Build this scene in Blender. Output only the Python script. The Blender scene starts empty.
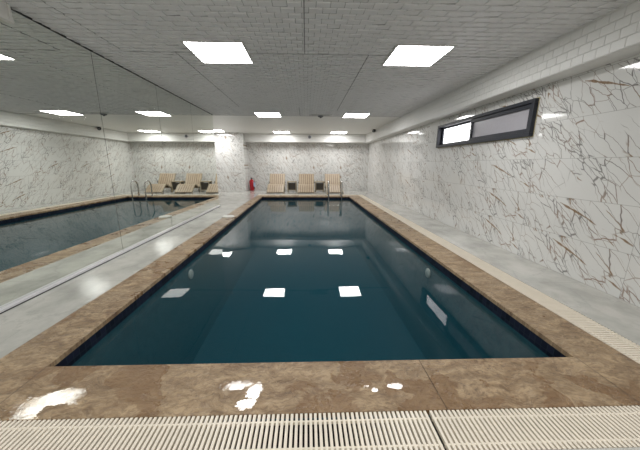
import bpy, math, random
from mathutils import Matrix, Vector
random.seed(7)
C = bpy.context.scene.collection
PI = math.pi

# ------------------------------------------------------------------ measures
H = 2.362            # ceiling
XM = -2.392          # mirror face
XW = 2.724           # right wall face
YB = 12.575          # back wall face
YN, YF = 1.405, 10.02            # pool ends
BEAM_X, BEAM_Y, BEAM_Z = 2.49, 12.08, 2.02
WATER_Z = -0.093
def pool_left(y): return -1.486 - 0.0128 * (y - YN)
def pool_right(y): return 1.617 - 0.0080 * (y - YN)

# ------------------------------------------------------------------ node helpers
class NT:
    def __init__(self, name):
        self.m = bpy.data.materials.new(name); self.m.use_nodes = True
        self.t = self.m.node_tree; self.t.nodes.clear()
        self.out = self.t.nodes.new('ShaderNodeOutputMaterial')
    def n(self, typ, ins=None, **kw):
        nd = self.t.nodes.new(typ)
        for k, v in kw.items(): setattr(nd, k, v)
        for k, v in (ins or {}).items(): self.put(nd.inputs[k], v)
        return nd
    def put(self, sock, v):
        if isinstance(v, bpy.types.NodeSocket): self.t.links.new(v, sock)
        else:
            if sock.type == 'RGBA' and not isinstance(v, (int, float)) and len(v) == 3: v = (*v, 1)
            sock.default_value = v
    def math(self, op, a, b=0.0, c=0.0, clamp=False):
        nd = self.n('ShaderNodeMath', operation=op, use_clamp=clamp)
        for i, v in enumerate((a, b, c)): self.put(nd.inputs[i], v)
        return nd.outputs[0]
    def add(self, a, b): return self.math('ADD', a, b)
    def sub(self, a, b): return self.math('SUBTRACT', a, b)
    def mul(self, a, b): return self.math('MULTIPLY', a, b)
    def ramp(self, x, lo, hi, a=0.0, b=1.0):      # smooth step from a to b
        nd = self.n('ShaderNodeMapRange', interpolation_type='SMOOTHSTEP')
        for i, v in enumerate((x, lo, hi, a, b)): self.put(nd.inputs[i], v)
        return nd.outputs[0]
    def mix(self, f, a, b):
        nd = self.n('ShaderNodeMix', data_type='RGBA')
        self.put(nd.inputs[0], f); self.put(nd.inputs[6], a); self.put(nd.inputs[7], b)
        return nd.outputs[2]
    def pos(self):
        tc = self.n('ShaderNodeTexCoord'); sp = self.n('ShaderNodeSeparateXYZ', {0: tc.outputs['Object']})
        return tc.outputs['Object'], sp.outputs[0], sp.outputs[1], sp.outputs[2]
    def vec(self, x, y, z=0.0):
        nd = self.n('ShaderNodeCombineXYZ')
        for i, v in enumerate((x, y, z)): self.put(nd.inputs[i], v)
        return nd.outputs[0]
    def noise(self, v, scale, detail=2.0, rough=0.5, dim='3D'):
        nd = self.n('ShaderNodeTexNoise', {'Vector': v, 'Scale': scale, 'Detail': detail, 'Roughness': rough}, noise_dimensions=dim)
        return nd.outputs[0]
    def edge(self, v, scale, rnd=1.0):
        nd = self.n('ShaderNodeTexVoronoi', {'Vector': v, 'Scale': scale, 'Randomness': rnd}, voronoi_dimensions='2D', feature='DISTANCE_TO_EDGE')
        return nd.outputs['Distance']
    def bump(self, h, dist, strength=1.0, normal=None):
        nd = self.n('ShaderNodeBump', {'Height': h, 'Distance': dist, 'Strength': strength})
        if normal is not None: self.put(nd.inputs['Normal'], normal)
        return nd.outputs[0]
    def principled(self, color, rough, normal=None, **ins):
        nd = self.n('ShaderNodeBsdfPrincipled', {'Base Color': color, 'Roughness': rough})
        for k, v in ins.items(): self.put(nd.inputs[k.replace('_', ' ')], v)
        if normal is not None: self.put(nd.inputs['Normal'], normal)
        self.t.links.new(nd.outputs[0], self.out.inputs[0])
        return nd

def simple(name, color, rough, metal=0.0, noise=0.04, scale=30, bump=0.0):
    k = NT(name); p, x, y, z = k.pos()
    f = k.noise(p, scale, 3)
    c = k.mix(f, [max(0, v * (1 - noise * 3)) for v in color], [min(1, v * (1 + noise * 3)) for v in color])
    nm = k.bump(f, bump) if bump else None
    k.principled(c, rough, nm, Metallic=metal)
    return k.m

def marble(name, axis, offset=0.0, dens=1.0, slope=0.785, streak=1.0, thick=1.0):
    k = NT(name); p, x, y, z = k.pos()
    u = k.add(x if axis == 'x' else k.mul(y, -1.0), offset)
    tu, tv = k.math('DIVIDE', u, 1.2), k.math('DIVIDE', z, 0.4)
    iu, iv = k.math('FLOOR', tu), k.math('FLOOR', tv)
    fu, fv = k.math('FRACT', tu), k.math('FRACT', tv)
    # printed slabs: three faces laid at random
    wn = k.n('ShaderNodeTexWhiteNoise', {'Vector': k.vec(iu, iv)}, noise_dimensions='2D').outputs['Value']
    face = k.math('FLOOR', k.mul(wn, 3.99))
    lu = k.add(k.mul(fu, 1.2), k.mul(face, 3.7)); lv = k.add(k.mul(fv, 0.4), k.mul(face, 5.3))
    base = k.vec(lu, lv)
    w1 = k.sub(k.noise(base, 4.0, 3, 0.55), 0.5)
    w2 = k.sub(k.noise(k.vec(k.add(lu, 31.0), lv), 4.0, 3, 0.55), 0.5)
    a = k.add(lu, k.mul(w1, 0.10)); b = k.add(lv, k.mul(w2, 0.10))
    ca, sa = math.cos(slope), math.sin(slope)
    s = k.sub(k.mul(a, ca), k.mul(b, sa)); t = k.add(k.mul(a, sa), k.mul(b, ca))
    # long straight diagonal cracks
    e1 = k.edge(k.vec(k.mul(s, 2.0), k.mul(t, 11.0)), 1.0)
    m1 = k.ramp(k.noise(k.vec(k.mul(s, 0.9), k.mul(t, 2.2), 4.0), 1.6, 2), 0.37, 0.47)
    l1 = k.mul(k.ramp(e1, 0.003 * thick, 0.030 * thick, 1.0, 0.0), m1)
    # crossing network of thin angular lines
    e2 = k.edge(k.vec(k.mul(s, 4.6), k.mul(t, 8.5), 0), 1.0)
    m2 = k.ramp(k.noise(k.vec(s, t, 9.0), 2.4, 2), 0.45, 0.55)
    l2 = k.mul(k.mul(k.ramp(e2, 0.003 * thick, 0.028 * thick, 1.0, 0.0), m2), 0.7)
    # dense bundle along the diagonal
    e3 = k.edge(k.vec(k.mul(s, 5.0), k.mul(t, 24.0), 0), 1.0)
    m3 = k.ramp(k.noise(k.vec(k.mul(s, 0.6), k.mul(t, 3.2), 14.0), 1.7, 1), 0.54, 0.60)
    l3 = k.mul(k.mul(k.ramp(e3, 0.02, 0.10, 1.0, 0.0), m3), 0.85)
    line = k.math('MINIMUM', k.math('MAXIMUM', k.math('MAXIMUM', l1, l2), l3), 1.0)
    # rust coloured streaks: a broken band printed on some slabs, plus small flecks
    r = k.math('ABSOLUTE', k.sub(k.noise(k.vec(k.mul(s, 0.8), k.mul(t, 3.6), 22.0), 1.5, 2), 0.5))
    mr = k.ramp(k.noise(k.vec(k.mul(s, 1.6), k.mul(t, 2.5), 30.0), 1.8, 2), 0.60, 0.66)
    st = k.mul(k.ramp(r, 0.004 * thick, 0.018 * thick, 1.0, 0.0), mr)
    pu = k.add(k.mul(fu, 1.2), k.mul(w1, 0.05)); pv = k.add(k.mul(fv, 0.4), k.mul(w2, 0.05))
    dist = k.math('ABSOLUTE', k.add(k.mul(k.sub(pu, 0.50), 0.335), k.mul(k.sub(pv, 0.32), 0.942)))
    seg = k.mul(k.math('GREATER_THAN', pu, 0.45), k.math('LESS_THAN', k.math('ABSOLUTE', k.sub(face, 1.0)), 1.5))
    seg = k.mul(seg, k.math('LESS_THAN', face, 1.5))
    br = k.ramp(k.noise(k.vec(k.mul(pu, 6.0), k.mul(pv, 2.0), 3.0), 1.0, 2), 0.44, 0.56)
    wid = k.ramp(k.noise(k.vec(k.mul(pu, 9.0), pv, 7.0), 1.0, 2), 0.3, 0.7, 0.001, 0.013)
    st = k.math('MAXIMUM', st, k.mul(k.mul(k.ramp(k.sub(dist, wid), -0.003, 0.003, 1.0, 0.0), seg), k.mul(br, streak)))
    cloud = k.noise(k.vec(u, z, 2.0), 2.2, 4)
    col = k.mix(cloud, (0.66, 0.66, 0.645), (0.76, 0.76, 0.745))
    tint = k.noise(k.vec(s, t, 40.0), 3.0, 2)
    dark = k.mix(k.ramp(tint, 0.42, 0.6), (0.11, 0.10, 0.095), (0.24, 0.15, 0.10))
    col = k.mix(k.mul(line, 0.88 * dens), col, dark)
    gran = k.noise(k.vec(u, z, 1.0), 60, 2)
    rust = k.mix(gran, (0.12, 0.07, 0.035), (0.36, 0.23, 0.12))
    col = k.mix(k.mul(st, 0.9), col, rust)
    ju = k.math('MINIMUM', fu, k.sub(1.0, fu)); jv = k.math('MINIMUM', fv, k.sub(1.0, fv))
    j = k.math('MINIMUM', k.mul(ju, 1.2), k.mul(jv, 0.4))
    jm = k.ramp(j, 0.0012, 0.0028, 1.0, 0.0)
    col = k.mix(k.mul(jm, 0.75), col, (0.33, 0.33, 0.32))
    # slabs are not laid perfectly in one plane
    lean = k.n('ShaderNodeTexWhiteNoise', {'Vector': k.vec(iu, iv, 5.0)}, noise_dimensions='3D').outputs['Color']
    lv3 = k.n('ShaderNodeVectorMath', {0: k.n('ShaderNodeVectorMath', {0: lean, 1: (0.5, 0.5, 0.5)}, operation='SUBTRACT').outputs[0], 'Scale': 0.022}, operation='SCALE').outputs[0]
    geo = k.n('ShaderNodeNewGeometry')
    nn = k.n('ShaderNodeVectorMath', {0: k.n('ShaderNodeVectorMath', {0: geo.outputs['Normal'], 1: lv3}, operation='ADD').outputs[0]}, operation='NORMALIZE').outputs[0]
    nm = k.bump(jm, 0.001, -0.6, nn)
    k.principled(col, 0.06, nm, Specular_IOR_Level=0.45)
    return k.m

def floor_tile():
    k = NT('pale_stone_tile'); p, x, y, z = k.pos()
    yy = k.add(y, k.mul(k.math('GREATER_THAN', x, 0.0), 0.15))
    ty = k.math('DIVIDE', k.sub(yy, 2.62), 1.2); fy = k.math('FRACT', ty)
    jy = k.mul(k.math('MINIMUM', fy, k.sub(1.0, fy)), 1.2)
    fx = k.math('FRACT', k.math('DIVIDE', k.add(x, 2.9), 1.2)); jx = k.mul(k.math('MINIMUM', fx, k.sub(1.0, fx)), 1.2)
    jm = k.ramp(k.math('MINIMUM', jy, jx), 0.0012, 0.003, 1.0, 0.0)
    cl = k.noise(k.vec(k.mul(x, 1.3), y, 0.0), 2.3, 6, 0.62)
    col = k.mix(k.ramp(cl, 0.3, 0.7), (0.42, 0.42, 0.39), (0.62, 0.61, 0.57))
    e = k.edge(k.vec(k.add(k.mul(x, 2.0), k.mul(cl, 1.2)), k.add(y, cl)), 1.5)
    col = k.mix(k.mul(k.ramp(e, 0.005, 0.03, 1.0, 0.0), 0.25), col, (0.30, 0.30, 0.29))
    col = k.mix(k.mul(jm, 0.6), col, (0.25, 0.25, 0.24))
    film = k.noise(k.vec(k.mul(x, 2.0), y, 3.0), 5.0, 7, 0.7)
    rough = k.ramp(k.noise(p, 3.0, 3), 0.4, 0.62, 0.012, 0.05)
    nm = k.bump(film, 0.0035, 0.5)
    k.principled(col, rough, nm)
    return k.m

def travertine():
    k = NT('wet_brown_travertine'); p, x, y, z = k.pos()
    wx = k.add(x, k.mul(k.sub(k.noise(p, 5, 3), 0.5), 0.16)); wy = k.add(y, k.mul(k.sub(k.noise(k.vec(y, x, 8.0), 5, 3), 0.5), 0.16))
    big = k.noise(k.vec(wx, wy), 2.2, 6, 0.62)
    strata = k.noise(k.vec(k.mul(wx, 1.0), k.mul(wy, 2.2), 3.0), 6.0, 7, 0.68)
    col = k.mix(k.ramp(strata, 0.34, 0.68), (0.19, 0.117, 0.06), (0.53, 0.385, 0.235))
    col = k.mix(k.mul(k.ramp(big, 0.35, 0.65), 0.4), col, (0.43, 0.315, 0.195))
    fine = k.noise(k.vec(k.mul(wx, 1.0), k.mul(wy, 1.6), 5.0), 30.0, 5, 0.7)
    col = k.mix(k.ramp(fine, 0.46, 0.62, 0.0, 0.6), col, (0.16, 0.10, 0.056))
    pale = k.noise(k.vec(k.mul(wx, 1.2), k.mul(wy, 1.7), 15.0), 22.0, 5, 0.7)
    col = k.mix(k.ramp(pale, 0.54, 0.64, 0.0, 0.4), col, (0.58, 0.45, 0.305))
    # pits and cracks of the stone
    e = k.edge(k.vec(k.mul(wx, 3.0), k.mul(wy, 4.0)), 1.6)
    crack = k.mul(k.ramp(e, 0.004, 0.03, 1.0, 0.0), k.ramp(k.noise(p, 3.1, 2), 0.5, 0.62))
    pit = k.ramp(k.noise(p, 42, 4, 0.7), 0.57, 0.64)
    pit = k.mul(pit, k.ramp(k.noise(p, 4.0, 2), 0.45, 0.6))
    col = k.mix(k.mul(crack, 0.2), col, (0.09, 0.058, 0.035))
    col = k.mix(k.mul(pit, 0.75), col, (0.10, 0.066, 0.042))
    # damp stains
    damp = k.ramp(k.noise(k.vec(wx, wy, 11.0), 3.4, 4, 0.55), 0.54, 0.56)
    col = k.mix(k.mul(damp, 0.6), col, (0.19, 0.098, 0.037))
    # standing water: named pools of the near edge with ragged outlines
    nz = k.sub(k.noise(k.vec(k.mul(x, 0.8), k.mul(y, 1.3), z), 9.0, 6, 0.72), 0.5)
    pud = None
    for (px, py, rx, ry) in ((-1.33, 1.12, 0.10, 0.09), (-1.22, 1.19, 0.13, 0.07), (-0.37, 1.24, 0.10, 0.032), (-0.265, 1.19, 0.05, 0.05), (-0.29, 1.12, 0.05, 0.035), (0.31, 1.215, 0.03, 0.018), (0.345, 1.19, 0.026, 0.018), (0.46, 1.21, 0.04, 0.018)):
        dx = k.math('DIVIDE', k.sub(x, px), rx); dy = k.math('DIVIDE', k.sub(y, py), ry)
        d = k.math('SQRT', k.add(k.mul(dx, dx), k.mul(dy, dy)))
        q = k.ramp(k.add(d, k.mul(nz, 3.2)), 0.78, 0.98, 1.0, 0.0)
        pud = q if pud is None else k.math('MAXIMUM', pud, q)
    # joints between slabs
    jm = None
    for sock, val, guard in ((x, 0.665, k.math('LESS_THAN', y, YN)), (k.add(x, k.mul(k.sub(y, YN), 0.0128)), -1.486, k.math('LESS_THAN', y, YN)), (x, 1.625, k.math('LESS_THAN', y, YN))):
        q = k.mul(k.ramp(k.math('ABSOLUTE', k.sub(sock, val)), 0.0012, 0.003, 1.0, 0.0), guard)
        jm = q if jm is None else k.math('MAXIMUM', jm, q)
    fy = k.math('FRACT', k.math('DIVIDE', k.add(y, 0.5), 1.25)); jy = k.mul(k.math('MINIMUM', fy, k.sub(1.0, fy)), 1.25)
    jm = k.math('MAXIMUM', jm, k.mul(k.ramp(jy, 0.001, 0.003, 1.0, 0.0), k.math('GREATER_THAN', k.math('ABSOLUTE', x), 1.49)))
    col = k.mix(k.mul(jm, 0.7), col, (0.07, 0.045, 0.03))
    rough = k.ramp(big, 0.35, 0.65, 0.42, 0.30)
    rough = k.math('SUBTRACT', rough, k.mul(damp, 0.08))
    rough = k.n('ShaderNodeMix', {0: pud, 2: rough, 3: 0.015}).outputs[0]
    keep = k.sub(1.0, k.mul(pud, 0.97))
    h = k.add(k.mul(strata, 0.8), k.mul(k.noise(p, 26, 5, 0.65), 0.45))
    h = k.sub(h, k.add(k.mul(crack, 0.1), k.mul(jm, 0.4)))
    nm = k.bump(h, 0.02, keep)
    k.principled(col, rough, nm)
    return k.m

def brick_panel(name, ax, color, ceiling=False):
    k = NT(name); p, x, y, z = k.pos()
    v = k.vec(*{'xy': (x, y), 'yz': (y, z), 'xz': (x, z)}[ax])
    br = k.n('ShaderNodeTexBrick', {'Vector': v, 'Scale': 1.0, 'Mortar Size': 0.0045, 'Mortar Smooth': 0.8, 'Brick Width': 0.115, 'Row Height': 0.088 if ceiling else 0.078})
    br.offset = 0.5; br.offset_frequency = 2
    fac = br.outputs['Fac']
    # every brick leans a little, as pressed foam wall panels do
    tilt = k.n('ShaderNodeTexBrick', {'Vector': v, 'Scale': 1.0, 'Mortar Size': 0.0, 'Brick Width': 0.115, 'Row Height': 0.088 if ceiling else 0.078, 'Color1': (0, 0, 0), 'Color2': (1, 1, 1), 'Mortar': (0.5, 0.5, 0.5)})
    tilt.offset = 0.5; tilt.offset_frequency = 2
    lev = k.n('ShaderNodeRGBToBW', {0: tilt.outputs['Color']}).outputs[0]
    h = k.add(k.mul(k.sub(1.0, fac), 0.7), k.add(k.mul(lev, 0.5), k.mul(k.noise(p, 40, 3), 0.15)))
    col = k.mix(k.noise(p, 3.0, 3), [c * 0.95 for c in color], [min(1, c * 1.05) for c in color])
    if ceiling:
        near = k.math('LESS_THAN', y, 7.75)
        seam = k.ramp(k.math('ABSOLUTE', k.sub(y, 7.75)), 0.006, 0.016, 1.0, 0.0)
        def seg(sock, val, oth, lo, hi):
            return k.mul(k.ramp(k.math('ABSOLUTE', k.sub(sock, val)), 0.003, 0.007, 1.0, 0.0), k.mul(k.math('GREATER_THAN', oth, lo), k.math('LESS_THAN', oth, hi)))
        for q in (seg(y, 3.545, x, -2.045, 2.5), seg(x, -2.045, y, -2.0, 3.545), seg(x, -1.47, y, 3.545, 6.55), seg(x, -0.015, y, -2.0, 3.545), seg(y, 6.55, x, -2.36, -1.47), seg(x, 0.72, y, 3.545, 6.9), seg(x, -0.16, y, 6.6, 7.75)):
            seam = k.math('MAXIMUM', seam, q)
        groove_shade = k.mul(k.mul(near, k.math('GREATER_THAN', y, 1.7)), k.math('GREATER_THAN', z, H - 0.0004))
        col = k.mix(k.mul(groove_shade, 0.75), col, (0.20, 0.20, 0.20))  # crease shade in the brick gaps painted into the colour
        col = k.mix(near, (0.78, 0.78, 0.755), col)
        col = k.mix(k.mul(seam, 0.75), col, (0.10, 0.10, 0.10))
        h = k.mul(h, k.mul(near, 0.25))
        h = k.sub(h, k.mul(seam, 0.6))
    nm = k.bump(h, 0.006 if ceiling else 0.009, 0.8)
    k.principled(col, 0.42, nm)
    return k.m

def mosaic():
    k = NT('blue_pool_mosaic'); p, x, y, z = k.pos()
    g = None
    geo = k.n('ShaderNodeNewGeometry'); ns = k.n('ShaderNodeSeparateXYZ', {0: geo.outputs['Normal']})
    for sock, nn in ((x, ns.outputs[0]), (y, ns.outputs[1]), (z, ns.outputs[2])):
        f = k.math('FRACT', k.math('DIVIDE', sock, 0.05)); d = k.math('MINIMUM', f, k.sub(1.0, f))
        q = k.mul(k.ramp(d, 0.03, 0.07, 1.0, 0.0), k.math('LESS_THAN', k.math('ABSOLUTE', nn), 0.5))
        g = q if g is None else k.math('MAXIMUM', g, q)
    cell = k.n('ShaderNodeVectorMath', {0: k.n('ShaderNodeVectorMath', {0: p, 1: (0.05, 0.05, 0.05)}, operation='DIVIDE').outputs[0]}, operation='FLOOR').outputs[0]
    wn = k.n('ShaderNodeTexWhiteNoise', {'Vector': cell}).outputs['Value']
    band = k.math('GREATER_THAN', z, -0.13)                       # dark waterline border
    deep = k.mix(wn, (0.022, 0.078, 0.1), (0.03, 0.10, 0.125))
    top = k.mix(wn, (0.006, 0.009, 0.02), (0.018, 0.024, 0.05))
    col = k.mix(band, deep, top)
    col = k.mix(k.mul(g, 0.3), col, (0.05, 0.08, 0.09))
    k.principled(col, 0.7, None, Specular_IOR_Level=0.1)
    return k.m

def water():
    k = NT('pool_water'); p, x, y, z = k.pos()
    h = k.noise(k.vec(x, k.mul(y, 0.7), 0.0), 1.1, 1.5)
    nm = k.bump(h, 0.006, 1.0)
    fr = k.n('ShaderNodeFresnel', {'IOR': 1.333, 'Normal': nm}).outputs[0]
    geo = k.n('ShaderNodeNewGeometry'); nz = k.n('ShaderNodeSeparateXYZ', {0: geo.outputs['True Normal']}).outputs[2]
    f = k.mul(fr, k.mul(k.math('GREATER_THAN', nz, 0.5), k.sub(1.0, geo.outputs['Backfacing'])))
    tr = k.n('ShaderNodeBsdfTransparent'); gl = k.n('ShaderNodeBsdfGlossy', {'Roughness': 0.012, 'Normal': nm})
    mx = k.n('ShaderNodeMixShader', {0: f, 1: tr.outputs[0], 2: gl.outputs[0]})
    k.t.links.new(mx.outputs[0], k.out.inputs[0])
    va = k.n('ShaderNodeVolumeAbsorption', {'Color': (0.10, 0.60, 0.72), 'Density': 0.55})
    vs = k.n('ShaderNodeVolumeScatter', {'Color': (0.08, 0.42, 0.54), 'Density': 0.2})
    vv = k.n('ShaderNodeAddShader', {0: va.outputs[0], 1: vs.outputs[0]})
    k.t.links.new(vv.outputs[0], k.out.inputs[1])
    return k.m

def emit(name, color, strength):
    k = NT(name); k.m.cycles.emission_sampling = 'FRONT'; e = k.n('ShaderNodeEmission', {0: color, 1: strength})
    k.t.links.new(e.outputs[0], k.out.inputs[0]); return k.m

def mirror_mat():
    k = NT('mirror_silver'); p, x, y, z = k.pos()
    sm = k.noise(p, 1.5, 4, 0.6)
    c = k.mix(sm, (0.83, 0.86, 0.82), (0.88, 0.905, 0.86))
    spot = k.ramp(k.noise(p, 70, 2), 0.72, 0.76)
    k.principled(c, k.add(0.004, k.mul(spot, 0.12)), None, Metallic=1.0)
    return k.m

M = dict(
    marble_r=marble('veined_marble_right', 'y', 2.13 % 1.2 + 1.2), marble_b=marble('veined_marble_back', 'x', 0.25, 0.9, 0.95, 0.45, 1.6),
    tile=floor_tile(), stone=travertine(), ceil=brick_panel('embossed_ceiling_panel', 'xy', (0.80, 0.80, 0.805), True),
    beam_y=brick_panel('embossed_beam_panel', 'yz', (0.78, 0.78, 0.76)), beam_x=brick_panel('embossed_beam_panel_back', 'xz', (0.78, 0.78, 0.76)),
    mosaic=mosaic(), water=water(), mirror=mirror_mat(),
    lamp=emit('light_panel_diffuser', (1.0, 0.988, 0.972), 27.0),
    lampframe=simple('white_lacquer', (0.62, 0.62, 0.60), 0.35), white=simple('white_plastic', (0.78, 0.77, 0.73), 0.4),
    grate=simple('ivory_plastic', (0.84, 0.77, 0.655), 0.38, noise=0.03, scale=12), channel=simple('dark_channel', (0.006, 0.0045, 0.0035), 0.6),
    steel=simple('stainless_steel', (0.55, 0.55, 0.54), 0.16, 1.0), alu=simple('anodised_aluminium', (0.72, 0.71, 0.74), 0.3, 0.15),
    black=simple('black_plastic', (0.015, 0.015, 0.017), 0.4), joint_and_shadow=simple('joint_and_shadow_black', (0.012, 0.012, 0.016), 0.6),
    navy=simple('anthracite_window_frame', (0.010, 0.014, 0.024), 0.45), grey=simple('grey_plastic', (0.20, 0.21, 0.22), 0.5),
    backing=simple('brown_backing', (0.17, 0.115, 0.07), 0.7), wood=simple('beige_slat', (0.41, 0.325, 0.23), 0.5, noise=0.06, scale=9), woodrim=simple('beige_rail', (0.34, 0.285, 0.20), 0.5, noise=0.05, scale=9),
    wicker=simple('dark_wicker', (0.055, 0.047, 0.038), 0.7, noise=0.2, scale=120), red=simple('red_enamel', (0.42, 0.008, 0.018), 0.25),
    lampgrey=simple('dull_white_plastic', (0.34, 0.36, 0.34), 0.4), label=simple('blue_white_tag', (0.42, 0.52, 0.72), 0.5), frost=simple('frosted_pane', (0.40, 0.39, 0.43), 0.25, noise=0.02),
    plaster=simple('gold_grout', (0.48, 0.42, 0.26), 0.8, noise=0.1, scale=60), plain=simple('painted_plaster', (0.75, 0.74, 0.71), 0.6),
)
def glass():
    k = NT('clear_window_glass')
    tr = k.n('ShaderNodeBsdfTransparent', {0: (0.96, 0.97, 0.97)}); gl = k.n('ShaderNodeBsdfGlossy', {'Roughness': 0.0})
    fr = k.n('ShaderNodeFresnel', {'IOR': 1.45}); geo = k.n('ShaderNodeNewGeometry')
    mx = k.n('ShaderNodeMixShader', {0: k.mul(fr.outputs[0], k.sub(1.0, geo.outputs['Backfacing'])), 1: tr.outputs[0], 2: gl.outputs[0]})
    k.t.links.new(mx.outputs[0], k.out.inputs[0]); return k.m
M['glass'] = glass()

# ------------------------------------------------------------------ mesh helpers
class MB:
    def __init__(self): self.v = []; self.f = []; self.s = []
    def quadbox(self, bottom, top):                  # two matching rings of points
        o = len(self.v); n = len(bottom); self.v += list(bottom) + list(top)
        self.f.append([o + i for i in reversed(range(n))]); self.f.append([o + n + i for i in range(n)])
        for i in range(n): self.f.append([o + i, o + (i + 1) % n, o + n + (i + 1) % n, o + n + i])
        self.s += [False] * (n + 2); return self
    def box(self, x0, x1, y0, y1, z0, z1):
        r = [(x0, y0), (x1, y0), (x1, y1), (x0, y1)]
        return self.quadbox([(*q, z0) for q in r], [(*q, z1) for q in r])
    def prism(self, ring, z0, z1):
        return self.quadbox([(*q, z0) for q in ring], [(*q, z1) for q in ring])
    def tube(self, pts, r, seg=12, closed=False):
        pts = [Vector(p) for p in pts]; o = len(self.v); n = len(pts); up = None
        for i, p in enumerate(pts):
            d = (pts[min(i + 1, n - 1)] - pts[max(i - 1, 0)]).normalized()
            if up is None:
                up = Vector((0, 0, 1)) if abs(d.z) < 0.9 else Vector((1, 0, 0))
            a = (up - d * up.dot(d)).normalized(); b = d.cross(a); up = a
            rr = r[i] if isinstance(r, (list, tuple)) else r
            for k in range(seg):
                t = 2 * PI * k / seg; self.v.append(tuple(p + a * math.cos(t) * rr + b * math.sin(t) * rr))
        for i in range(n - 1):
            for k in range(seg):
                self.f.append([o + i * seg + k, o + i * seg + (k + 1) % seg, o + (i + 1) * seg + (k + 1) % seg, o + (i + 1) * seg + k]); self.s.append(True)
        self.f.append([o + k for k in reversed(range(seg))]); self.f.append([o + (n - 1) * seg + k for k in range(seg)]); self.s += [False, False]
        return self
    def lathe(self, c, prof, seg=32, axis='z'):      # prof: (radius, height)
        o = len(self.v); n = len(prof)
        for (r, h) in prof:
            for k in range(seg):
                t = 2 * PI * k / seg; a, b = r * math.cos(t), r * math.sin(t)
                self.v.append({'z': (c[0] + a, c[1] + b, c[2] + h), 'x': (c[0] + h, c[1] + a, c[2] + b), 'y': (c[0] + b, c[1] + h, c[2] + a)}[axis])
        for i in range(n - 1):
            for k in range(seg):
                self.f.append([o + i * seg + k, o + i * seg + (k + 1) % seg, o + (i + 1) * seg + (k + 1) % seg, o + (i + 1) * seg + k]); self.s.append(True)
        self.f.append([o + k for k in reversed(range(seg))]); self.f.append([o + (n - 1) * seg + k for k in range(seg)]); self.s += [False, False]
        return self
    def strip(self, prof, x0, x1, th):               # sheet of thickness th swept along a (y, z) curve, between x0 and x1
        o = len(self.v); n = len(prof)
        for i, (y, z) in enumerate(prof):
            a = prof[max(i - 1, 0)]; b = prof[min(i + 1, n - 1)]; d = Vector((b[0] - a[0], b[1] - a[1])).normalized(); nx, nz = -d.y, d.x
            self.v += [(x0, y, z), (x1, y, z), (x1, y - nx * th, z - nz * th), (x0, y - nx * th, z - nz * th)]
        for i in range(n - 1):
            for k in range(4):
                self.f.append([o + i * 4 + k, o + i * 4 + (k + 1) % 4, o + (i + 1) * 4 + (k + 1) % 4, o + (i + 1) * 4 + k]); self.s.append(False)
        self.f.append([o + 3, o + 2, o + 1, o]); e = o + (n - 1) * 4; self.f.append([e, e + 1, e + 2, e + 3]); self.s += [False, False]
        return self
    def build(self, name, mat, parent=None, bevel=0.0, loc=None):
        me = bpy.data.meshes.new(name); me.from_pydata(self.v, [], self.f); me.update()
        import bmesh
        bm = bmesh.new(); bm.from_mesh(me); bmesh.ops.recalc_face_normals(bm, faces=bm.faces); bm.to_mesh(me); bm.free()
        me.polygons.foreach_set('use_smooth', self.s)
        me.materials.append(mat)
        o = bpy.data.objects.new(name, me); C.objects.link(o)
        if loc: o.location = loc
        if parent: o.parent = parent
        if bevel:
            b = o.modifiers.new('edge', 'BEVEL'); b.width = bevel; b.segments = 2; b.limit_method = 'ANGLE'
        return o

def tag(o, label, cat, group=None, kind=None):
    o['label'] = label; o['category'] = cat
    if group: o['group'] = group
    if kind: o['kind'] = kind
    return o
def thing(name, label, cat, loc, rz=0.0, group=None):
    o = bpy.data.objects.new(name, None); C.objects.link(o)
    o.empty_display_size = 0.1; o.location = loc; o.rotation_euler = (0, 0, rz)
    return tag(o, label, cat, group)
def structure(name, mb, mat, label=None, bevel=0.0):
    o = mb.build(name, mat, None, bevel); o['kind'] = 'structure'
    if label: o['label'] = label
    return o
def duplicate(root, loc, label, rz=0.0):
    r = root.copy(); C.objects.link(r); r.location = loc; r.rotation_euler = (0, 0, rz); r['label'] = label
    for ch in list(root.children):
        c = ch.copy(); C.objects.link(c); c.parent = r
        for g in list(ch.children):
            d = g.copy(); C.objects.link(d); d.parent = c
    return r

# ------------------------------------------------------------------ room shell
Y0 = -1.6                                             # wall behind the viewer
AX = -4.6                                             # far side of the alcove past the mirror wall
PY = 7.64                                             # end of the mirror wall
AY = 11.85                                            # alcove wall facing the viewer
CO, GO = -1.82, 1.945                                 # outer edges of the coping, left and right
GX = 2.15                                             # outer edge of the right grating
GN0, GN1 = 0.862, 1.062                               # near grating
CF, GF = 10.44, 10.64                                 # outer edges of far coping and far grating
fl = MB()
T = -0.06
fl.box(XM - 0.12, CO, GN1, PY, T, 0); fl.box(AX, CO, PY, CF, T, 0); fl.box(AX, CO, CF, AY, T, 0)
fl.box(CO, XW, GF, YB, T, 0); fl.box(AX, CO, AY, YB, T, 0)
fl.box(GX, XW, GN1, GF, T, 0); fl.box(XM - 0.12, XW, Y0, GN0, T, 0); fl.box(GX, XW, GN0, GN1, T, 0); fl.box(XM - 0.12, CO, GN0, GN1, T, 0)
structure('floor', fl, M['tile'], 'pale grey polished stone tile floor around the pool')

cop = [[(CO, GN1), (GX - 0.205, GN1), (GX - 0.205, YN), (CO, YN)],
       [(CO, YN), (pool_left(YN), YN), (pool_left(YF), YF), (CO, YF)],
       [(pool_right(YN), YN), (GO, YN), (GO, YF), (pool_right(YF), YF)],
       [(CO, YF), (GO, YF), (GO, CF), (CO, CF)]]
for ring, lb in zip(cop, ('wet brown travertine coping along the near end of the pool', 'brown travertine coping along the mirror side of the pool', 'brown travertine coping along the window side of the pool', 'brown travertine coping at the far end by the loungers')):
    structure('pool_coping', MB().prism(ring, -0.032, 0.0), M['stone'], lb)

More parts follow.
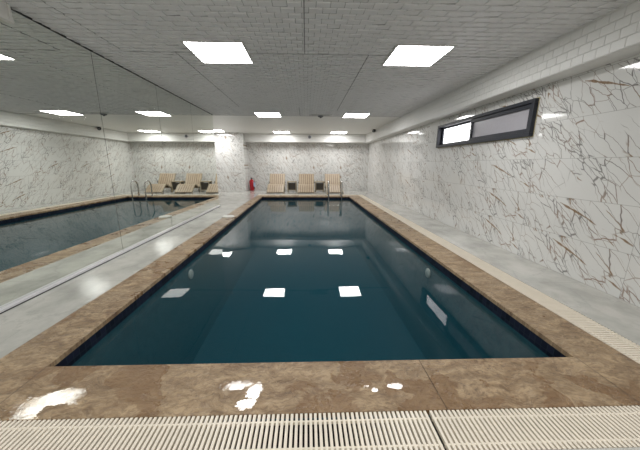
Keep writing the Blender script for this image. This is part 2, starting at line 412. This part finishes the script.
def channel(x0, x1, y0, y1):
    m = MB(); d = -0.085
    m.box(x0, x1, y0, y1, d - 0.01, d)
    m.box(x0, x1, y0, y0 + 0.002, d, -0.034); m.box(x0, x1, y1 - 0.002, y1, d, -0.034)
    return m
structure('drain_channel', channel(CO, GX, GN0, GN1), M['channel'])
structure('drain_channel', channel(GO, GX, GN1, CF), M['channel'])
structure('drain_channel', channel(CO, GX, CF, GF), M['channel'])

bs = MB(); D = -1.45; e = 0.02
nl, nr, frr, fll = (pool_left(YN) - e, YN - e), (pool_right(YN) + e, YN - e), (pool_right(YF) + e, YF + e), (pool_left(YF) - e, YF + e)
ex = lambda q, dx, dy: (q[0] + dx, q[1] + dy)
bs.prism([ex(nl, -.1, -.1), ex(nr, .1, -.1), nr, nl], D, -0.033); bs.prism([fll, frr, ex(frr, .1, .1), ex(fll, -.1, .1)], D, -0.033)
bs.prism([ex(nl, -.1, -.1), nl, fll, ex(fll, -.1, .1)], D, -0.033); bs.prism([nr, ex(nr, .1, -.1), ex(frr, .1, .1), frr], D, -0.033)
bs.prism([ex(nl, -.1, -.1), ex(nr, .1, -.1), ex(frr, .1, .1), ex(fll, -.1, .1)], D - 0.1, D)
structure('pool_basin', bs, M['mosaic'], 'pool basin lined with dark blue mosaic')
g = 0.002
wt = MB().prism([ex(nl, g, g), ex(nr, -g, g), ex(frr, -g, -g), ex(fll, g, -g)], D + g, WATER_Z)
tag(wt.build('pool_water', M['water']), 'still dark teal water filling the long pool', 'water', kind='stuff')

ce = MB(); ce.box(XM - 0.12, XW + 0.2, Y0, PY, H, H + 0.1); ce.box(AX, XW + 0.2, PY, YB + 0.2, H, H + 0.1)
bw, bh = 0.115, 0.088                                 # pressed bricks, each leaning its own way
for r in range(int((7.73 - 1.7) / bh)):
    y = 1.7 + r * bh; off = (r % 2) * bw / 2
    for c in range(int((BEAM_X - XM) / bw) + 1):
        x0 = max(XM, XM + c * bw - off) + 0.0025; x1 = min(BEAM_X, XM + (c + 1) * bw - off) - 0.0025
        if x1 - x0 < 0.01 or any(abs(x0 + bw / 2 - lx) < 0.27 and abs(y + bh / 2 - ly) < 0.28 for lx, ly in ((-0.966, 3.545), (1.27, 3.545), (-0.966, 7.54), (1.27, 7.54), (0.375, 7.7))): continue
        za, zb = (0.0135, 0.003) if (r + c) % 2 else (0.008, 0.001)
        za += random.uniform(-0.0015, 0.001); zb += random.uniform(-0.0005, 0.001)
        ya, yb = y + 0.0025, y + bh - 0.0025; j = random.uniform(-0.002, 0.002)
        ce.quadbox([(x0, ya, H - za), (x1, ya, H - za - j * 0.4), (x1, yb, H - zb - j), (x0, yb, H - zb)], [(x0, ya, H + 0.01), (x1, ya, H + 0.01), (x1, yb, H + 0.01), (x0, yb, H + 0.01)])
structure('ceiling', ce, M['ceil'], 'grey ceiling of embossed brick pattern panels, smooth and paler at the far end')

WY0, WY1, WZ0, WZ1 = 3.41, 5.87, 1.470, 1.895          # window outline
wr = MB(); a0, a1, b0, b1 = WY0 + 0.02, WY1 - 0.02, WZ0 + 0.02, WZ1 - 0.02
wr.box(XW, XW + 0.07, Y0, a0, 0, H); wr.box(XW, XW + 0.07, a1, YB + 0.2, 0, H); wr.box(XW, XW + 0.07, a0, a1, 0, b0); wr.box(XW, XW + 0.07, a0, a1, b1, H)
structure('wall_right', wr, M['marble_r'], 'white marble tiled wall with brown and grey veins around the window')
structure('wall_back', MB().box(-2.56, XW, YB, YB + 0.2, 0, H), M['marble_b'], 'white veined marble wall behind the loungers')
structure('wall_alcove', MB().box(AX, -2.56, AY, YB + 0.2, 0, H), M['marble_b'], 'veined marble wall projecting left of the fire extinguisher')
structure('wall_left', MB().box(XM - 0.12, XM - 0.008, Y0, PY, 0, H), M['plain'], 'partition wall that carries the mirror panels')
structure('wall_alcove_side', MB().box(AX - 0.1, AX, PY, AY, 0, H).box(AX, XM - 0.12, PY - 0.1, PY, 0, H), M['marble_r'])
structure('wall_front', MB().box(XM - 0.12, XW + 0.2, Y0 - 0.1, Y0, 0, H), M['marble_b'])

structure('trim_1', MB().box(BEAM_X, XW, Y0, YB, BEAM_Z, H), M['beam_y'], 'white ceiling beam along the window wall', 0.004)
structure('trim_2', MB().box(-2.56, BEAM_X, BEAM_Y, YB, BEAM_Z + 0.01, H), M['beam_x'], 'white ceiling beam above the loungers', 0.004)
# lowered white box in the top left corner, framed
structure('trim_3', MB().box(XM, XM + 0.037, 1.3, 2.63, 2.226, H).box(XM + 0.037, XM + 0.045, 1.3, 2.615, 2.226, 2.24).box(XM + 0.037, XM + 0.045, 2.598, 2.615, 2.24, H), M['plain'], 'white boxed panel in the top left corner above the mirror')
# rail under the mirrors
structure('trim_4', MB().box(XM + 0.0005, XM + 0.035, 1.0, PY - 0.02, 0.007, 0.03), M['alu'], 'aluminium rail along the foot of the mirrors', 0.003)
structure('trim_7', MB().box(XM, XM + 0.006, 2.632, PY - 0.02, H - 0.0165, H - 0.002), M['joint_and_shadow'])
structure('trim_6', MB().box(XM + 0.0005, XM + 0.037, 1.0, PY - 0.02, 0.0, 0.007), M['joint_and_shadow'], 'black strip for the contact shadow under the mirror rail')  # contact shadow along the floor, made as a black strip

# ------------------------------------------------------------------ mirrors
seams = [1.0, 3.523, 4.881, 6.225, PY - 0.02]
lab = ['nearest and widest mirror panel on the left wall', 'second mirror panel from the near end of the left wall', 'third mirror panel from the near end of the left wall', 'farthest mirror panel, ending beside the marble wall']
for i in range(4):
    tag(MB().box(XM - 0.006, XM, seams[i] + 0.003, seams[i + 1] - 0.003, 0.006, H - 0.006).build('mirror_panel', M['mirror']), lab[i], 'mirror', 'mirror panels on the left wall')
structure('trim_5', MB().box(XM - 0.0075, XM - 0.0065, 1.0, PY - 0.02, 0.0, H), M['joint_and_shadow'])

# ------------------------------------------------------------------ ceiling lights
def make_light(x, y, label):
    t = thing('ceiling_light', label, 'ceiling light', (x, y, H), 0, 'square ceiling light panels')
    w, r = 0.32, 0.297
    MB().box(-w, w, -w, -r, -0.016, 0).box(-w, w, r, w, -0.016, 0).box(-w, -r, -r, r, -0.016, 0).box(r, w, -r, r, -0.016, 0).build('frame', M['lampframe'], t, 0.002)
    d = MB().box(-r, r, -r, r, -0.011, -0.001).build('diffuser', M['lamp'], t)
    d.data.materials.append(M['lampframe'])           # only the lower face gives off light
    for p in d.data.polygons: p.material_index = 0 if p.normal.z < -0.9 else 1
    return t
spots = [(-0.966, 3.545, 'large nearest square ceiling light on the mirror side'), (1.270, 3.545, 'large nearest square ceiling light on the window side'),
         (-0.966, 7.54, 'middle square ceiling light on the mirror side, half as wide as the nearest'), (1.270, 7.54, 'middle square ceiling light on the window side, half as wide as the nearest'),
         (-0.966, 11.46, 'small farthest ceiling light on the left, close to the back beam'), (1.270, 11.46, 'small farthest ceiling light on the right, close to the back beam'),
         (-3.45, 11.12, 'ceiling light half hidden past the end of the mirror wall'),
         (-0.966, -0.45, 'added unseen ceiling light above and behind the viewer on the mirror side'), (1.270, -0.45, 'added unseen ceiling light above and behind the viewer on the window side')]  # unseen row, added to light the near end of the room
L0 = None
for x, y, lb in spots:
    if L0 is None: L0 = make_light(x, y, lb)
    else: duplicate(L0, (x, y, H), lb)

# ------------------------------------------------------------------ gratings
PITCH, SW = 0.0215, 0.0122
def grating(name, label, length, axis, loc, width=0.196):
    t = thing(name, label, 'grating', loc, 0, 'ivory overflow gratings')
    s = MB(); n = int(length / PITCH)
    for i in range(n):
        a = (i + 0.5) * PITCH
        if axis == 'x': s.box(a - SW / 2, a + SW / 2, 0.002, width, -0.018, 0.0)
        else: s.box(0.002, width, a - SW / 2, a + SW / 2, -0.018, 0.0)
    s.build('slats', M['grate'], t)
    for q in (0.035, width - 0.038):
        r = MB()
        if axis == 'x': r.box(0.002, n * PITCH - 0.002, q - 0.004, q + 0.004, -0.018, -0.0025)
        else: r.box(q - 0.004, q + 0.004, 0.002, n * PITCH - 0.002, -0.018, -0.0025)
        r.build('cross_bar', M['grate'], t)
    for q in (0.02, width - 0.028):                   # feet standing in the channel
        r = MB()
        if axis == 'x': r.box(0.002, n * PITCH - 0.002, q, q + 0.006, -0.085, -0.018)
        else: r.box(q, q + 0.006, 0.002, n * PITCH - 0.002, -0.085, -0.018)
        r.build('support_rib', M['channel'], t)
    return t
JX = 0.568
nL = int((JX - CO) / PITCH) * PITCH
grating('overflow_grating', 'long ivory slatted overflow grating across the bottom of the view, left of the joint', nL, 'x', (JX - nL - 0.004, GN0 + 0.001, 0))
grating('overflow_grating', 'ivory slatted overflow grating in the bottom right corner, right of the joint', GX - JX - 0.006, 'x', (JX + 0.004, GN0 + 0.001, 0))
grating('overflow_grating', 'long ivory slatted overflow grating running down the window side of the pool', CF - GN1 - 0.004, 'y', (GO + 0.004, GN1 + 0.002, 0))
grating('overflow_grating', 'ivory overflow grating at the far end in front of the loungers', GX - CO - 0.004, 'x', (CO + 0.002, CF + 0.001, 0))

# ------------------------------------------------------------------ window
def ring(y0, y1, z0, z1, w, x0, x1, wn=None, wf=None):
    wn = w if wn is None else wn; wf = w if wf is None else wf
    m = MB(); m.box(x0, x1, y0, y1, z0, z0 + w); m.box(x0, x1, y0, y1, z1 - w, z1)
    m.box(x0, x1, y0, y0 + wn, z0 + w, z1 - w); m.box(x0, x1, y1 - wf, y1, z0 + w, z1 - w); return m
win = bpy.data.objects.new('window_1', None); C.objects.link(win); win.location = (XW, 0, 0)
win['kind'] = 'structure'; win['label'] = 'long low window with anthracite frame high on the marble wall'
k0 = -0.055
ring(WY0, WY1, WZ0, WZ1, 0.045, k0, 0.06).build('window_frame', M['navy'], win, 0.004)
ring(WY0 - 0.008, WY1 + 0.012, WZ0 - 0.008, WZ1 + 0.012, 0.02, -0.006, -0.0005).build('grout_edge', M['plaster'], win)
YS = 4.70
sa = ring(WY0 + 0.045, YS + 0.03, WZ0 + 0.045, WZ1 - 0.045, 0.05, -0.03, 0.02).build('sash', M['navy'], win, 0.003)
MB().box(-0.006, 0.0, WY0 + 0.095, YS - 0.02, WZ0 + 0.095, WZ1 - 0.095).build('frosted_pane', M['frost'], sa)['label'] = 'grey frosted pane'
sb = ring(YS - 0.03 + 0.062, WY1 - 0.045, WZ0 + 0.045, WZ1 - 0.045, 0.028, 0.022, 0.05, None, 0.05).build('sash', M['navy'], win, 0.003)
MB().box(0.033, 0.038, YS + 0.06, WY1 - 0.095, WZ0 + 0.073, WZ1 - 0.073).build('clear_pane', M['glass'], sb)['label'] = 'clear bright pane'
MB().box(-0.042, -0.03, YS - 0.02, YS, 1.63, 1.73).tube([(-0.05, YS - 0.01, 1.68), (-0.05, YS - 0.075, 1.675)], 0.007, 8).build('handle', M['grey'], sa)

# ------------------------------------------------------------------ loungers
def smooth(pts, n):
    out = []
    P = [pts[0]] + pts + [pts[-1]]
    for i in range(1, len(P) - 2):
        for k in range(n):
            t = k / n; r = []
            for d in (0, 1):
                a, b, c, e = P[i - 1][d], P[i][d], P[i + 1][d], P[i + 2][d]
                r.append(0.5 * (2 * b + (c - a) * t + (2 * a - 5 * b + 4 * c - e) * t * t + (3 * b - a - 3 * c + e) * t ** 3))
            out.append(tuple(r))
    return out + [pts[-1]]
SEAT = smooth([(0.0, 0.075), (0.14, 0.155), (0.30, 0.275), (0.46, 0.345), (0.62, 0.295), (0.78, 0.215), (0.92, 0.215), (1.02, 0.285)], 6)
BACK = smooth([(1.02, 0.285), (1.12, 0.43), (1.22, 0.575), (1.32, 0.735)], 6)
def make_lounger(loc, label, rz):
    t = thing('sun_lounger', label, 'sun lounger', loc, rz, 'slatted loungers by the back wall')
    w = 0.33; n = 7; p = (2 * w - 0.05) / n
    for nm, prof in (('seat', SEAT), ('backrest', BACK)):
        m = MB()
        for i in range(n):
            x0 = -w + 0.025 + i * p; m.strip([(y, z + 0.004) for y, z in prof], x0 + 0.011, x0 + p - 0.011, 0.02)
        q = m.build(nm, M['wood'], t)
        MB().strip([(y, z - 0.018) for y, z in prof], -w + 0.028, w - 0.028, 0.006).build('backing', M['backing'], q)
    full = SEAT + BACK[1:]
    for sx in (-1, 1):
        xa, xb = sorted((sx * w, sx * (w - 0.028)))
        MB().strip([(y, z + 0.006) for y, z in full], xa, xb, 0.045).build('side_rail', M['woodrim'], t)
        MB().box(xa, xb, 0.03, 0.08, 0.0, 0.075).build('leg', M['woodrim'], t)
        MB().box(xa, xb, 0.80, 0.86, 0.0, 0.19).build('leg', M['woodrim'], t)
        MB().tube([(sx * w, 1.09, 0.385), (sx * (w + 0.022), 1.09, 0.385)], 0.034, 16).build('hinge', M['black'], t)['label'] = 'black hinge cap'
    for (y, z) in ((0.05, 0.045), (0.46, 0.285), (0.83, 0.155), (1.285, 0.60)):
        MB().box(-w + 0.028, w - 0.028, y - 0.018, y + 0.018, z, z + 0.025).build('cross_rail', M['woodrim'], t)
    for sx in (-1, 1):
        m = MB(); x = sx * (w - 0.05)
        m.tube([(x, 1.24, 0.565), (x, 1.34, 0.0)], 0.014, 8).build('back_strut', M['woodrim'], t)
    return t
l0 = make_lounger((-1.215, 10.87, 0), 'beige slatted lounger nearest the fire extinguisher', math.radians(1.5))
duplicate(l0, (-0.025, 10.87, 0), 'middle beige slatted lounger between the two side tables', math.radians(-1.0))
duplicate(l0, (1.125, 10.87, 0), 'beige slatted lounger behind the pool ladder rails', math.radians(0.5))

def make_table(loc, label):
    t = thing('side_table', label, 'side table', loc, 0, 'low side tables between loungers')
    w, d, h = 0.198, 0.19, 0.44
    MB().box(-w, w, -d, d, h - 0.04, h).build('table_top', M['woodrim'], t, 0.006)
    for sx in (-1, 1):
        for sy in (-1, 1):
            MB().box(*sorted((sx * (w - 0.01), sx * (w - 0.05))), *sorted((sy * (d - 0.01), sy * (d - 0.05))), 0, h - 0.04).build('leg', M['woodrim'], t, 0.004)
    MB().box(-w + 0.05, w - 0.05, -d + 0.02, d - 0.02, 0.07, 0.10).build('lower_shelf', M['woodrim'], t)
    for sx in (-1, 1):
        MB().box(*sorted((sx * (w - 0.022), sx * (w - 0.034))), -d + 0.05, d - 0.05, 0.10, h - 0.04).build('woven_side', M['wicker'], t)
    MB().box(-w + 0.05, w - 0.05, -d + 0.03, -d + 0.042, 0.10, h - 0.06).build('woven_front', M['wicker'], t)
    return t
t0 = make_table((-0.605, 11.78, 0), 'small beige side table with dark woven front, left of the middle lounger')
duplicate(t0, (0.552, 11.78, 0), 'small beige side table with dark woven front, right of the middle lounger')

# ------------------------------------------------------------------ pool ladder
lad = thing('pool_ladder', 'stainless steel pool ladder with two looped handrails at the far end', 'pool ladder', (1.02, 10.19, 0))
for sx in (-0.235, 0.235):
    pts = [(sx, 0.0, 0.0), (sx, 0.0, 0.2), (sx, 0.0, 0.36)]
    for i in range(1, 12):
        a = PI * i / 12; pts.append((sx, -0.2 + 0.2 * math.cos(a), 0.36 + 0.19 * math.sin(a)))
    pts += [(sx, -0.4, 0.36), (sx, -0.4, 0.0), (sx, -0.4, -0.5), (sx, -0.4, -1.05)]
    MB().tube(pts, 0.0215, 14).build('handrail', M['steel'], lad)
    MB().lathe((sx, 0, 0), [(0.055, 0.0), (0.055, 0.006), (0.03, 0.016), (0.024, 0.02)], 20).build('floor_flange', M['steel'], lad)
for z in (-0.3, -0.6, -0.9):
    MB().box(-0.235, 0.235, -0.44, -0.36, z, z + 0.022).build('tread', M['steel'], lad, 0.004)

# ------------------------------------------------------------------ small things
fe = thing('fire_extinguisher', 'red fire extinguisher standing in the back left corner', 'fire extinguisher', (-2.40, 12.36, 0))
MB().lathe((0, 0, 0), [(0.095, 0.0), (0.1, 0.012), (0.1, 0.39), (0.09, 0.43), (0.055, 0.465), (0.026, 0.48), (0.026, 0.50)], 28).build('body', M['red'], fe)
MB().box(-0.022, 0.022, -0.022, 0.022, 0.50, 0.53).build('valve', M['black'], fe)
MB().box(-0.012, 0.012, -0.09, 0.03, 0.53, 0.542).box(-0.012, 0.012, -0.10, 0.0, 0.555, 0.568).box(-0.012, 0.012, 0.0, 0.03, 0.53, 0.568).build('handle', M['black'], fe)
MB().tube([(0.02, 0, 0.515), (0.06, 0, 0.52), (0.115, 0, 0.47), (0.125, 0, 0.38), (0.121, 0, 0.22), (0.117, 0, 0.08)], [0.008, 0.008, 0.008, 0.008, 0.009, 0.013], 10).build('hose', M['black'], fe)
MB().box(0.09, 0.17, -0.092, -0.090, 0.17, 0.36).tube([(0.03, -0.03, 0.47), (0.115, -0.091, 0.35)], 0.003, 6).build('inspection_tag', M['label'], fe)['label'] = 'pale blue inspection tag'

lid = thing('skimmer_lid', 'round white lid lying on the brown coping near the mirror wall end', 'lid', (-1.715, 6.02, 0))
MB().lathe((0, 0, 0), [(0.128, 0.0), (0.13, 0.004), (0.128, 0.02), (0.118, 0.026), (0.05, 0.03), (0.001, 0.031)], 40).build('cover', M['white'], lid)
MB().lathe((0, 0, 0.0305), [(0.02, 0.0), (0.02, 0.004), (0.012, 0.006)], 16).build('knob', M['white'], lid)

cam_t = thing('security_camera', 'small black security camera under the ceiling on the window side beam', 'security camera', (BEAM_X, 10.45, 2.335))
MB().lathe((0, 0, 0), [(0.035, 0.0), (0.035, -0.012), (0.02, -0.016)], 18, 'x').build('bracket', M['black'], cam_t)
MB().tube([(-0.012, 0, 0), (-0.05, -0.01, -0.01)], 0.012, 10).build('arm', M['black'], cam_t)
MB().tube([(-0.03, 0.03, 0.005), (-0.062, -0.03, -0.016), (-0.09, -0.085, -0.036)], [0.05, 0.055, 0.047], 18).build('housing', M['black'], cam_t)
MB().tube([(-0.09, -0.085, -0.036), (-0.094, -0.092, -0.0385)], [0.034, 0.03], 16).build('lens', M['grey'], cam_t)

sm = thing('smoke_detector', 'small dark detector on the ceiling between the middle lights', 'smoke detector', (0.375, 7.70, H))
MB().lathe((0, 0, 0), [(0.075, 0.0), (0.075, -0.012), (0.06, -0.03), (0.03, -0.036)], 28).build('base', M['grey'], sm)
MB().lathe((0, 0, -0.036), [(0.028, 0.0), (0.024, -0.012), (0.01, -0.016)], 20).build('sensor_cap', M['black'], sm)

ve = thing('wall_speaker', 'small round grey speaker on the white beam above the loungers', 'speaker', (0.134, BEAM_Y, 2.235))
MB().lathe((0, 0, 0), [(0.088, 0.0), (0.088, -0.012), (0.078, -0.02), (0.062, -0.02), (0.06, -0.012)], 32, 'y').build('rim', M['alu'], ve)
MB().lathe((0, -0.012, 0), [(0.058, 0.0), (0.03, -0.006), (0.001, -0.009)], 28, 'y').build('grille', M['grey'], ve)

pl = thing('underwater_light', 'round underwater light in the pool wall on the window side', 'pool light', (pool_right(3.4) + e - 0.004, 3.4, -0.27), 0, 'underwater pool lights')
MB().lathe((0, 0, 0), [(0.062, 0.0), (0.062, -0.012), (0.052, -0.022), (0.046, -0.022)], 28, 'x').build('rim', M['lampgrey'], pl)
MB().lathe((0, 0, 0), [(0.046, -0.003), (0.046, -0.018), (0.03, -0.026), (0.001, -0.029)], 28, 'x').build('lens', M['lampgrey'], pl)
duplicate(pl, (pool_left(3.45) - e + 0.004, 3.45, -0.28), 'faint round underwater light in the pool wall on the mirror side', PI)

# ------------------------------------------------------------------ light and camera
w = bpy.data.worlds.new('sky'); bpy.context.scene.world = w; w.use_nodes = True
w.cycles.sampling_method = 'NONE'
bg = w.node_tree.nodes['Background']; bg.inputs[0].default_value = (1.0, 0.97, 1.0, 1); bg.inputs[1].default_value = 4.0

f_px, pit, yaw, rol, sx, sy = 276.6109, math.radians(13.2747), math.radians(1.8209), math.radians(0.2225), -4.7973, 4.6515
r0 = Vector((math.cos(yaw), -math.sin(yaw), 0)); fh = Vector((math.sin(yaw), math.cos(yaw), 0))
fw = fh * math.cos(pit) + Vector((0, 0, -math.sin(pit))); d0 = -(fh * math.sin(pit) + Vector((0, 0, math.cos(pit))))
rr = r0 * math.cos(rol) - d0 * math.sin(rol); dd = r0 * math.sin(rol) + d0 * math.cos(rol)
cd = bpy.data.cameras.new('camera'); co = bpy.data.objects.new('camera', cd); C.objects.link(co)
mat = Matrix((rr, -dd, -fw)).transposed().to_4x4(); mat.translation = Vector((0, 0, 1.13)); co.matrix_world = mat
cd.sensor_fit = 'HORIZONTAL'; cd.sensor_width = 36; cd.lens = f_px * 36 / 640
cd.shift_x = -sx / 640; cd.shift_y = sy / 640; cd.clip_start = 0.01
sc = bpy.context.scene; sc.camera = co
sc.view_settings.view_transform = 'Standard'; sc.view_settings.look = 'None'; sc.view_settings.gamma = 1; sc.view_settings.use_curve_mapping = False
sc.view_settings.exposure = 0.0
sc.cycles.use_denoising = True
sc.cycles.max_bounces = 12; sc.cycles.glossy_bounces = 6; sc.cycles.diffuse_bounces = 6; sc.cycles.transparent_max_bounces = 12
sc.cycles.sample_clamp_indirect = 4.0
sc.cycles.blur_glossy = 1.5
sc.cycles.caustics_reflective = True
